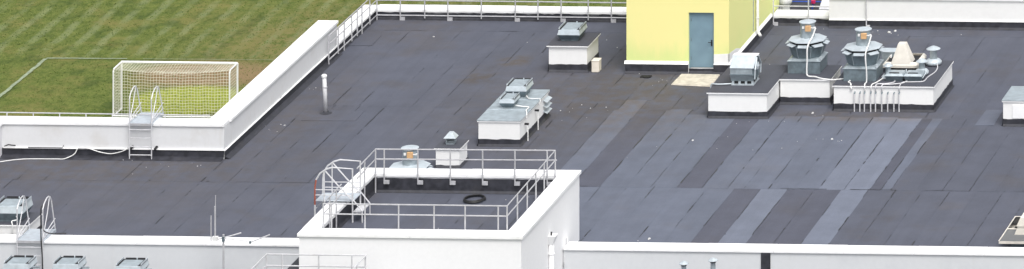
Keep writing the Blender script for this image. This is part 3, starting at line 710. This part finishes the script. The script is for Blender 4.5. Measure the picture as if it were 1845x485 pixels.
pyramid('cream pyramid hood with glazed sides at the right edge behind front parapet', 15.62, .62, .012, .92, True, .3)
# duct box behind the near octagonal fan
R = thing('duct_box', (6.75, 18.85, .962), 'low grey duct box between octagonal fan and beige chimney hood', 'duct')
box(6.42, 7.0, 18.6, 19.1, .962, 1.42).build('casing', 'galv', R, bevel=.008); box(6.40, 7.02, 18.58, 19.12, 1.42, 1.44).build('lid', 'galv_light', R)
# mushroom vents
def mush(label, cx, cy, z, r, h, bulb=True):
    R = thing('mushroom_vent', (cx, cy, z), label, 'vent', 'mushroom vents on the big curb')
    if bulb: MB().lathe((cx, cy, z), [(r*.8, 0), (r*1.15, .05), (r*1.2, .13), (r*.9, .21), (r*.45, .25)], 16).build('bulb', 'galv_light', R, smooth=True)
    else: box(cx-r, cx+r, cy-r, cy+r, z, z+.1).build('bulb', 'galv_light', R)
    MB().lathe((cx, cy, z), [(r*.55, .1), (r*.5, h-.08)], 14).build('stem', 'galv', R)
    MB().lathe((cx, cy, z), [(r*.95, h-.08), (r*1.0, h-.06), (r*.5, h+.01), (r*.12, h+.05)], 16).build('cap', 'galv_light', R)
mush('taller mushroom vent with round bulb at the back right of the big curb', 8.35, 18.65, .962, .26, .66)
mush('mushroom vent between the beige hood and the right flat box', 8.2, 17.35, .962, .22, .56)
mush('mushroom vent by the left flat box, before the beige hood', 7.03, 16.95, .962, .19, .50, False)
def flatfan(label, cx, cy, z):
    R = thing('flat_fan', (cx, cy, z), label, 'roof fan', 'small flat fans on the big curb')
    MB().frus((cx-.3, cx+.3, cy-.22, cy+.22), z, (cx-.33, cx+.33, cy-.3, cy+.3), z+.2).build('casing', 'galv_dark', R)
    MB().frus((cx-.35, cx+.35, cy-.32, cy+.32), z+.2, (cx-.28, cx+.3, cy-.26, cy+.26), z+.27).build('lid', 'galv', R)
    box(cx-.2, cx+.16, cy-.2, cy-.12, z+.27, z+.29).build('slot', 'black', R)
    MB().tube([(cx+.33, cy-.2, z+.1), (cx+.4, cy+.05, z+.22), (cx+.34, cy+.25, z+.3)], .02, 6).build('handle', 'galv_light', R)
flatfan('left of two small flat fans before the beige chimney hood', 7.36, 16.75, .962); flatfan('right of two small flat fans before the beige chimney hood', 8.06, 16.75, .962)
# right-edge and other bits
R = thing('utility_box', (-4.8, 20.6, 0), 'small cream box standing right of the dark-lidded vent curb', 'box')
MB().box(-4.94, -4.66, 20.45, 20.82, .01, .42).build('casing', 'beige_box', R, bevel=.02); box(-4.95, -4.65, 20.44, 20.83, .42, .46).build('lid', 'beige_box', R, bevel=.015)
R = thing('vent_pipe', (-13.3, 14.85, 0), 'tall white vent pipe standing alone on the left roof', 'pipe')
MB().tube([(-13.27, 14.85, .0), (-13.33, 14.85, 1.36)], .075, 14).build('pipe', 'rail_bright', R, smooth=True)
MB().lathe((-13.33, 14.85, 1.34), [(.095, 0), (.1, .07), (.06, .1)], 14).build('cap', 'coping', R)
MB().lathe((-13.27, 14.85, .01), [(.26, 0), (.22, .015), (.11, .05), (.085, .1)], 14).build('boot', 'bitumen', R)
MB().tube([(-13.3, 14.85, .95), (-13.3, 14.85, .99)], .082, 14).build('collar', 'rail_paint', R)
R = thing('hose_coil', (-3.25, -.95, 1.76), 'black rubber hose coil lying on the stair tower roof', 'hose')
pts = []
for k in range(66):
    a = k*2*math.pi/22; pts.append((-3.25+(.36-.012*(k/22))*math.cos(a), -.98+(.42-.012*(k/22))*math.sin(a), 1.785+.022*(k/22)+random.uniform(-.004, .004)))
MB().tube(pts, .027, 8).build('hose', 'rubber', R, smooth=True)
# vents on the lower roof at bottom
for lab, x, zt in (('left of two small dark vents before the front wall', 4.5, .42), ('right of two small dark vents before the front wall', 5.5, .54)):
    R = thing('pipe_vent', (x, -3, -1.2), lab, 'vent')
    MB().lathe((x, -3, -1.2), [(.09, 0), (.085, zt+1.05)], 14).build('pipe', 'galv', R)
    MB().lathe((x, -3, zt-.16), [(.1, 0), (.1, .06)], 14).build('grille', 'black', R)
    MB().lathe((x, -3, zt-.10), [(.17, 0), (.17, .02), (.05, .09)], 14).build('cap', 'galv_light', R)
R = thing('flue_stack', (.40, 28.75, GZ), 'white ribbed flue stack just behind the yellow house', 'flue')
MB().lathe((.40, 28.75, GZ), [(.18, 0), (.18, 12.55), (.195, 12.57), (.195, 12.6), (.18, 12.62), (.18, 12.75), (.19, 12.8), (.26, 12.93), (.26, 13.0), (.2, 13.2), (.2, 14.2)], 18).build('pipe', 'rail_bright', R, smooth=False)
R = thing('antenna_mast', (-11.43, -2.6, -1.2), 'thin antenna mast with two vertical rods and side arms before the front wall', 'antenna')
MB().tube([(-11.43, -2.6, -1.2), (-11.43, -2.6, .99)], .035, 8).build('mast', 'rail_paint', R)
MB().tube([(-11.72, -2.6, .80), (-11.72, -2.6, 1.95)], .03, 8).tube([(-11.71, -2.6, 1.9), (-11.70, -2.6, 2.32)], .013, 6).build('rod', 'rail_paint', R)
MB().tube([(-11.86, -2.6, .75), (-11.86, -2.6, 1.62)], .02, 8).build('rod', 'rail_paint', R)
MB().tube([(-11.72, -2.6, .8), (-11.3, -2.55, .9), (-10.85, -2.5, 1.02)], .022, 6).build('arm', 'rail_bright', R)
MB().tube([(-11.45, -2.6, .86), (-10.75, -2.62, .8), (-10.5, -2.62, .74)], .016, 6).tube([(-10.5, -2.62, .74), (-9.86, -2.5, .97)], .022, 6).build('arm', 'rail_bright', R)
MB().box(-11.80, -11.62, -2.66, -2.54, .78, .92).build('clamp', 'cable_white', R)
MB().box(-11.47, -11.39, -2.66, -2.56, .76, .92).box(-10.53, -10.47, -2.66, -2.58, .70, .78).build('clamp', 'galv_dark', R)

# ------------------------------------------------------------------ cables and conduits
def cable(label, pts, r=.022, mat='cable_white', name='cable', group=None):
    P = [Vector(p) for p in pts]; out = []
    for i in range(len(P)-1):
        p0, p1, p2, p3 = P[max(0, i-1)], P[i], P[i+1], P[min(len(P)-1, i+2)]
        for k in range(5):
            t = k/5; out.append(.5*((2*p1)+(-p0+p2)*t+(2*p0-5*p1+4*p2-p3)*t*t+(-p0+3*p1-3*p2+p3)*t**3))
    out.append(P[-1])
    return tag(MB().tube([tuple(p) for p in out], r, 7).build(name, mat, smooth=True), label, 'cable', group)
zt = .985
cable('white cable lying over the left roof and up the left parapet', [(-23.4, 8.2, .03), (-22.9, 8.55, .03), (-22.3, 8.8, .03), (-21.2, 8.85, .03), (-20.9, 8.85, .04), (-20.6, 9.0, .16), (-20.45, 9.06, .37), (-20.1, 9.06, .36), (-19.7, 9.06, .24), (-19.3, 9.06, .18), (-18.9, 9.06, .26), (-18.62, 9.06, .40)], .017)
cable('white cable from the farther octagonal fan to the big curb', [(4.18, 17.63, 2.57), (4.1, 17.5, 2.3), (4.0, 17.12, 2.0), (4.0, 17.05, 1.5), (4.0, 17.0, 1.15), (4.05, 16.95, .99), (4.35, 16.85, zt), (4.6, 16.7, .97), (4.85, 16.66, .95), (5.1, 16.62, .95), (5.4, 16.62, zt), (5.62, 16.75, zt), (5.75, 16.5, zt), (5.72, 16.25, zt), (5.85, 16.05, zt), (5.9, 15.88, .9), (5.92, 15.91, .8)], .028)
cable('white cable down the nearer octagonal fan', [(6.46, 16.73, 2.57), (6.4, 16.6, 2.3), (6.35, 16.25, 2.0), (6.4, 16.2, 1.4), (6.4, 16.2, 1.02), (6.38, 16.05, zt), (6.4, 15.88, .92), (6.4, 15.92, .75)], .026)
cable('grey cable from the duct box round the octagonal fan', [(6.8, 18.55, 1.35), (6.82, 18.3, 1.15), (6.95, 17.8, 1.0), (6.95, 17.2, zt), (6.85, 16.6, zt), (6.75, 16.2, zt), (6.66, 15.98, zt), (6.64, 15.88, .9), (6.63, 15.92, .75)], .024)
cable('grey cable from the taller mushroom vent along the right', [(8.5, 18.5, 1.1), (8.6, 18.2, zt), (8.62, 17.6, zt), (8.5, 17.0, zt), (8.45, 16.45, zt), (8.1, 16.35, zt), (7.75, 16.3, zt), (7.7, 16.05, zt), (7.68, 15.88, .9), (7.68, 15.92, .75)], .022, 'rail_bright')
cable('grey cable from the left small flat fan', [(7.4, 16.42, 1.0), (7.4, 16.3, zt), (7.2, 16.1, zt), (6.9, 16.05, zt), (6.82, 15.95, zt), (6.81, 15.88, .9), (6.81, 15.92, .75)], .024, 'rail_bright')
cable('grey cable from the right small flat fan', [(7.85, 16.42, 1.0), (7.75, 16.2, zt), (7.45, 16.05, zt), (7.2, 16.0, zt), (7.05, 15.94, zt), (7.04, 15.88, .9), (7.04, 15.92, .75)], .022, 'rail_bright')
cable('short grey hose from the drum-sided fan over the curb edge', [(1.55, 15.85, 1.0), (1.35, 15.75, 1.0), (1.0, 15.7, 1.0), (.78, 15.72, 1.0), (.74, 15.74, .8)], .028, 'galv_light')
cable('thin cable from the farther vent hood over the long curb', [(-5.6, 13.95, 1.02), (-5.4, 13.6, 1.01), (-5.1, 13.6, 1.01), (-4.98, 13.55, 1.0), (-4.99, 13.5, .8)], .018)
cable('thin cable from the nearer vent hood over the long curb', [(-5.65, 12.7, 1.02), (-5.35, 12.6, 1.01), (-5.12, 12.55, 1.01), (-5.1, 12.15, 1.01), (-5.0, 11.85, 1.0), (-4.99, 11.8, .8)], .022)
for lab, y, z1 in (('white conduit down the side of long curb, nearer', 11.75, .62), ('white conduit down the side of long curb, farther', 13.1, .72)):
    R = thing('conduit', (-5.0, y, 0), lab, 'conduit')
    MB().tube([(-4.93, y, .02), (-4.93, y, z1)], .022, 8).build('pipe', 'cable_white', R); box(-5.06, -4.90, y-.03, y+.03, z1-.02, z1+.04).build('clip', 'black', R)
for k, x in enumerate((6.03, 6.23, 6.40, 6.63, 6.81, 7.04, 7.26, 7.49, 7.68)):
    R = thing('conduit', (x, 15.87, 0), ('leftmost white conduit down the front of the big curb', 'second white conduit from left on the big curb', 'third white conduit from left on the big curb', 'fourth white conduit from left on the big curb', 'middle one of nine white conduits on the big curb', 'fourth white conduit from right on the big curb', 'third white conduit from right on the big curb', 'second white conduit from right on the big curb', 'rightmost white conduit down the front of the big curb')[k], 'conduit', 'conduits on the big curb')
    d = random.uniform(-.04, .03)
    MB().tube([(x, 15.86, .02+d*.3), (x, 15.86, .66)], .024, 8).build('pipe', 'rail_bright', R)
    MB().tube([(x, 15.86, .66), (x, 15.88, .70), (x, 15.96, .71)], .026, 8).build('elbow', 'galv_dark', R)
cable('black cable hanging down over the lower-left stile', [(-18.0, -1.5, 1.55), (-17.98, -1.86, 1.6), (-17.97, -1.93, 1.1), (-17.96, -1.93, .5), (-17.92, -1.93, -.1), (-17.9, -1.93, -1.18)], .022, 'cable_black')
cable('black cable slack on the right handrail of the lower-left stile', [(-17.98, -1.86, 1.0), (-17.9, -1.7, .72), (-17.75, -1.3, .53), (-17.55, -1.05, .47), (-17.4, -1.02, .46)], .02, 'cable_black')
cable('white cable from the far-left vent hood', [(-19.35, -.42, .85), (-19.3, -.5, .75), (-19.45, -.58, .72), (-19.42, -.62, .6), (-19.42, -.6, .3)], .02)
R = thing('wall_outlet', (-18.5, 9.1, .3), 'black rainwater outlets low on the wall beneath the stile by the goal', 'outlet')
for x in (-18.5, -17.62): MB().tube([(x-.02, 9.16, .42), (x-.02, 9.05, .42), (x-.06, 9.0, .36)], .045, 10).build('spout', 'black', R)
R = thing('pipe_fragment', (-22, 9.1, .36), 'dark broken pipe ends along the foot of the left parapet', 'pipe')
MB().tube([(-23.15, 9.07, .40), (-23.0, 9.07, .46), (-22.9, 9.07, .44), (-22.75, 9.07, .43)], .02, 6).tube([(-22.3, 9.08, .365), (-21.05, 9.08, .365), (-21.0, 9.08, .46)], .012, 6).build('pipe', 'black', R)

# ------------------------------------------------------------------ football goal on the field
G = thing('football_goal', (-32.8, 57, GZ), 'white box-shaped football goal with net, seen from behind over the parapet', 'goal')
gx0, gx1, gn, gf, gt = -35.3, -30.25, 56.45, 57.5, GZ+2.05
for x in (gx0, gx1):
    MB().tube([(x, gf, GZ), (x, gf, gt)], .05, 10).build('post', 'post_white', G)
    MB().tube([(x, gf, gt), (x, gn+.1, gt-.02), (x, gn, gt-.12), (x, gn, GZ+.02)], .032, 10).build('rear_post', 'post_white', G)
    MB().tube([(x, gf, GZ+.03), (x, gn, GZ+.03)], .03, 8).build('ground_bar', 'post_white', G)
MB().tube([(gx0, gf, gt), (gx1, gf, gt)], .052, 10).build('crossbar', 'post_white', G)
MB().tube([(gx0, gn, GZ+.03), (gx1, gn, GZ+.03)], .03, 8).build('ground_bar', 'post_white', G)
net = MB()
def cord(pts, r=.0065):
    P = [Vector(p) for p in pts]
    for a, b in zip(P, P[1:]):
        d = (b-a).normalized(); u = d.cross(Vector((.2, 1, .35))).normalized()*r; v = d.cross(u).normalized()*r
        n = len(net.v); net.v += [tuple(a+u), tuple(a-u*.5+v), tuple(a-u*.5-v), tuple(b+u), tuple(b-u*.5+v), tuple(b-u*.5-v)]
        net.f += [(n, n+1, n+4, n+3), (n+1, n+2, n+5, n+4), (n+2, n, n+3, n+5)]
st = .125
def sagx(x, z): return .10*math.sin(math.pi*(x-gx0)/(gx1-gx0))*math.sin(math.pi*(z-GZ)/2.05)
nx = int((gx1-gx0)/st); nz = int(2.0/st); ny = int((gf-gn)/st)
def backp(x, z):
    s = .05*math.sin(6*x+3*z)*.3; return (x+s*.3, gn-sagx(x, z)*.8+s*.4, z-.10*math.sin(math.pi*(x-gx0)/(gx1-gx0))*((z-GZ)/2.05)**2+.015*math.sin(9*x))
for i in range(nx+1): x = gx0+(gx1-gx0)*i/nx; cord([backp(x, GZ+2.03*k/10) for k in range(11)])
for k in range(nz+1):
    z = GZ+2.03*k/nz; cord([backp(gx0+(gx1-gx0)*i/24, z) for i in range(25)])
def topp(x, y): return (x, y, gt-.02-.16*math.sin(math.pi*(x-gx0)/(gx1-gx0))*math.sin(math.pi*.5*(1-(y-gn)/(gf-gn))+.0))
for i in range(nx+1): x = gx0+(gx1-gx0)*i/nx; cord([topp(x, gn+(gf-gn)*k/4) for k in range(5)])
for j in range(ny+1): y = gn+(gf-gn)*j/ny; cord([topp(gx0+(gx1-gx0)*i/20, y) for i in range(21)])
for x in (gx0, gx1):
    for j in range(ny+1): y = gn+(gf-gn)*j/ny; cord([(x, y, GZ+.02), (x, y, gt-.03)])
    for k in range(nz+1): z = GZ+2.0*k/nz; cord([(x, gn, z), (x, gf, z)])
n_ = net.build('net', 'net', G); n_['kind'] = 'stuff'

# ------------------------------------------------------------------ play frame glimpsed past the yellow house
tag(MB().quad((-13, 71, GZ+.02), (-3.2, 71, GZ+.02), (-3.2, 90, GZ+.02), (-13, 90, GZ+.02)).build('play_surface', 'dark_ground'), 'dark rubber surface beyond the building', 'ground', kind='structure')
R = thing('climbing_frame', (-9.2, 75, GZ), 'blue climbing frame with red joints glimpsed right of the yellow house', 'climbing frame')
for i, x in enumerate((-10.3, -9.2, -8.1)):
    for y in (74.2, 76.2): MB().tube([(x, y, GZ), (x+.35, y, GZ+2.4)], .04, 8).build('post', 'blue_paint', R)
for z in (.35, .95, 1.6, 2.3):
    for y in (74.2, 76.2):
        MB().tube([(-10.4, y, GZ+z), (-7.8, y, GZ+z)], .028, 8).build('bar', 'blue_paint', R)
        for x in (-10.3, -9.2): MB().lathe((x+.35*z/2.4, y, GZ+z), [(.02, -.11), (.11, -.06), (.11, .06), (.02, .11)], 10).build('joint', 'red_paint', R)
MB().hexa([(-8.75, 73.6, GZ+.15), (-8.2, 73.6, GZ+.15), (-8.0, 75.2, GZ+1.4), (-8.55, 75.2, GZ+1.4)], [(-8.75, 73.6, GZ+.2), (-8.2, 73.6, GZ+.2), (-8.0, 75.2, GZ+1.45), (-8.55, 75.2, GZ+1.45)]).build('slide', 'rail_bright', R)
MB().tube([(-10.6, 73.9, GZ), (-10.0, 73.9, GZ+1.7)], .06, 8).build('ladder_rail', 'rail_bright', R)

# ------------------------------------------------------------------ litter: chips of white render and droppings on the roof
ch = MB()
def chip(x, y, s, z=.013):
    a = random.uniform(0, 6.3); n = 5; r = [s*random.uniform(.5, 1.1) for _ in range(n)]
    ch.hexa([(x+r[i]*math.cos(a+i*6.283/n), y+r[i]*math.sin(a+i*6.283/n), z) for i in range(n)], [(x+r[i]*.7*math.cos(a+i*6.283/n), y+r[i]*.7*math.sin(a+i*6.283/n), z+s*.5) for i in range(n)])
for cx, cy, sp, n in ((-17.5, 8.3, 1.6, 9), (-15.8, 8.6, .6, 4), (-14.4, 13, 1.0, 10), (-14.6, 18, .4, 4), (-.8, 20.1, .35, 5), (-2.2, 19.6, .9, 8), (-3.5, 15.5, 1.6, 9), (1.3, 20.6, .5, 3), (5, 25.5, 2.5, 9), (4.3, 26.3, .3, 4), (4.6, 14.9, .9, 3), (6.1, 12.2, .9, 7), (3.2, 11.5, 1.0, 4), (-7, 24, 2, 4), (2.2, .6, .4, 2), (2.6, 14.3, .5, 3), (1.2, 21.6, .5, 6), (-4, 10, 3, 4)):
    for _ in range(n): chip(cx+random.gauss(0, sp*.6), cy+random.gauss(0, sp*.4), random.choice((.012, .016, .02, .03)))
for x, y, s in ((2.38, .62, .07), (1.0, 12.05, .06), (6.0, 12.4, .07), (4.55, 15.6, .07), (-.85, 20.2, .08), (-.5, 20.15, .09), (-12.2, 24.9, .05), (-7.6, 26.0, .05), (5.0, 26.2, .08), (5.2, 26.4, .07)): chip(x, y, s)
for _ in range(7): chip(random.uniform(-6.5, -1), random.uniform(-6, -.5), .022, 1.755)
o = ch.build('render_chips', 'chip'); tag(o, 'scattered white chips and droppings on the dark roof', 'debris', kind='stuff')
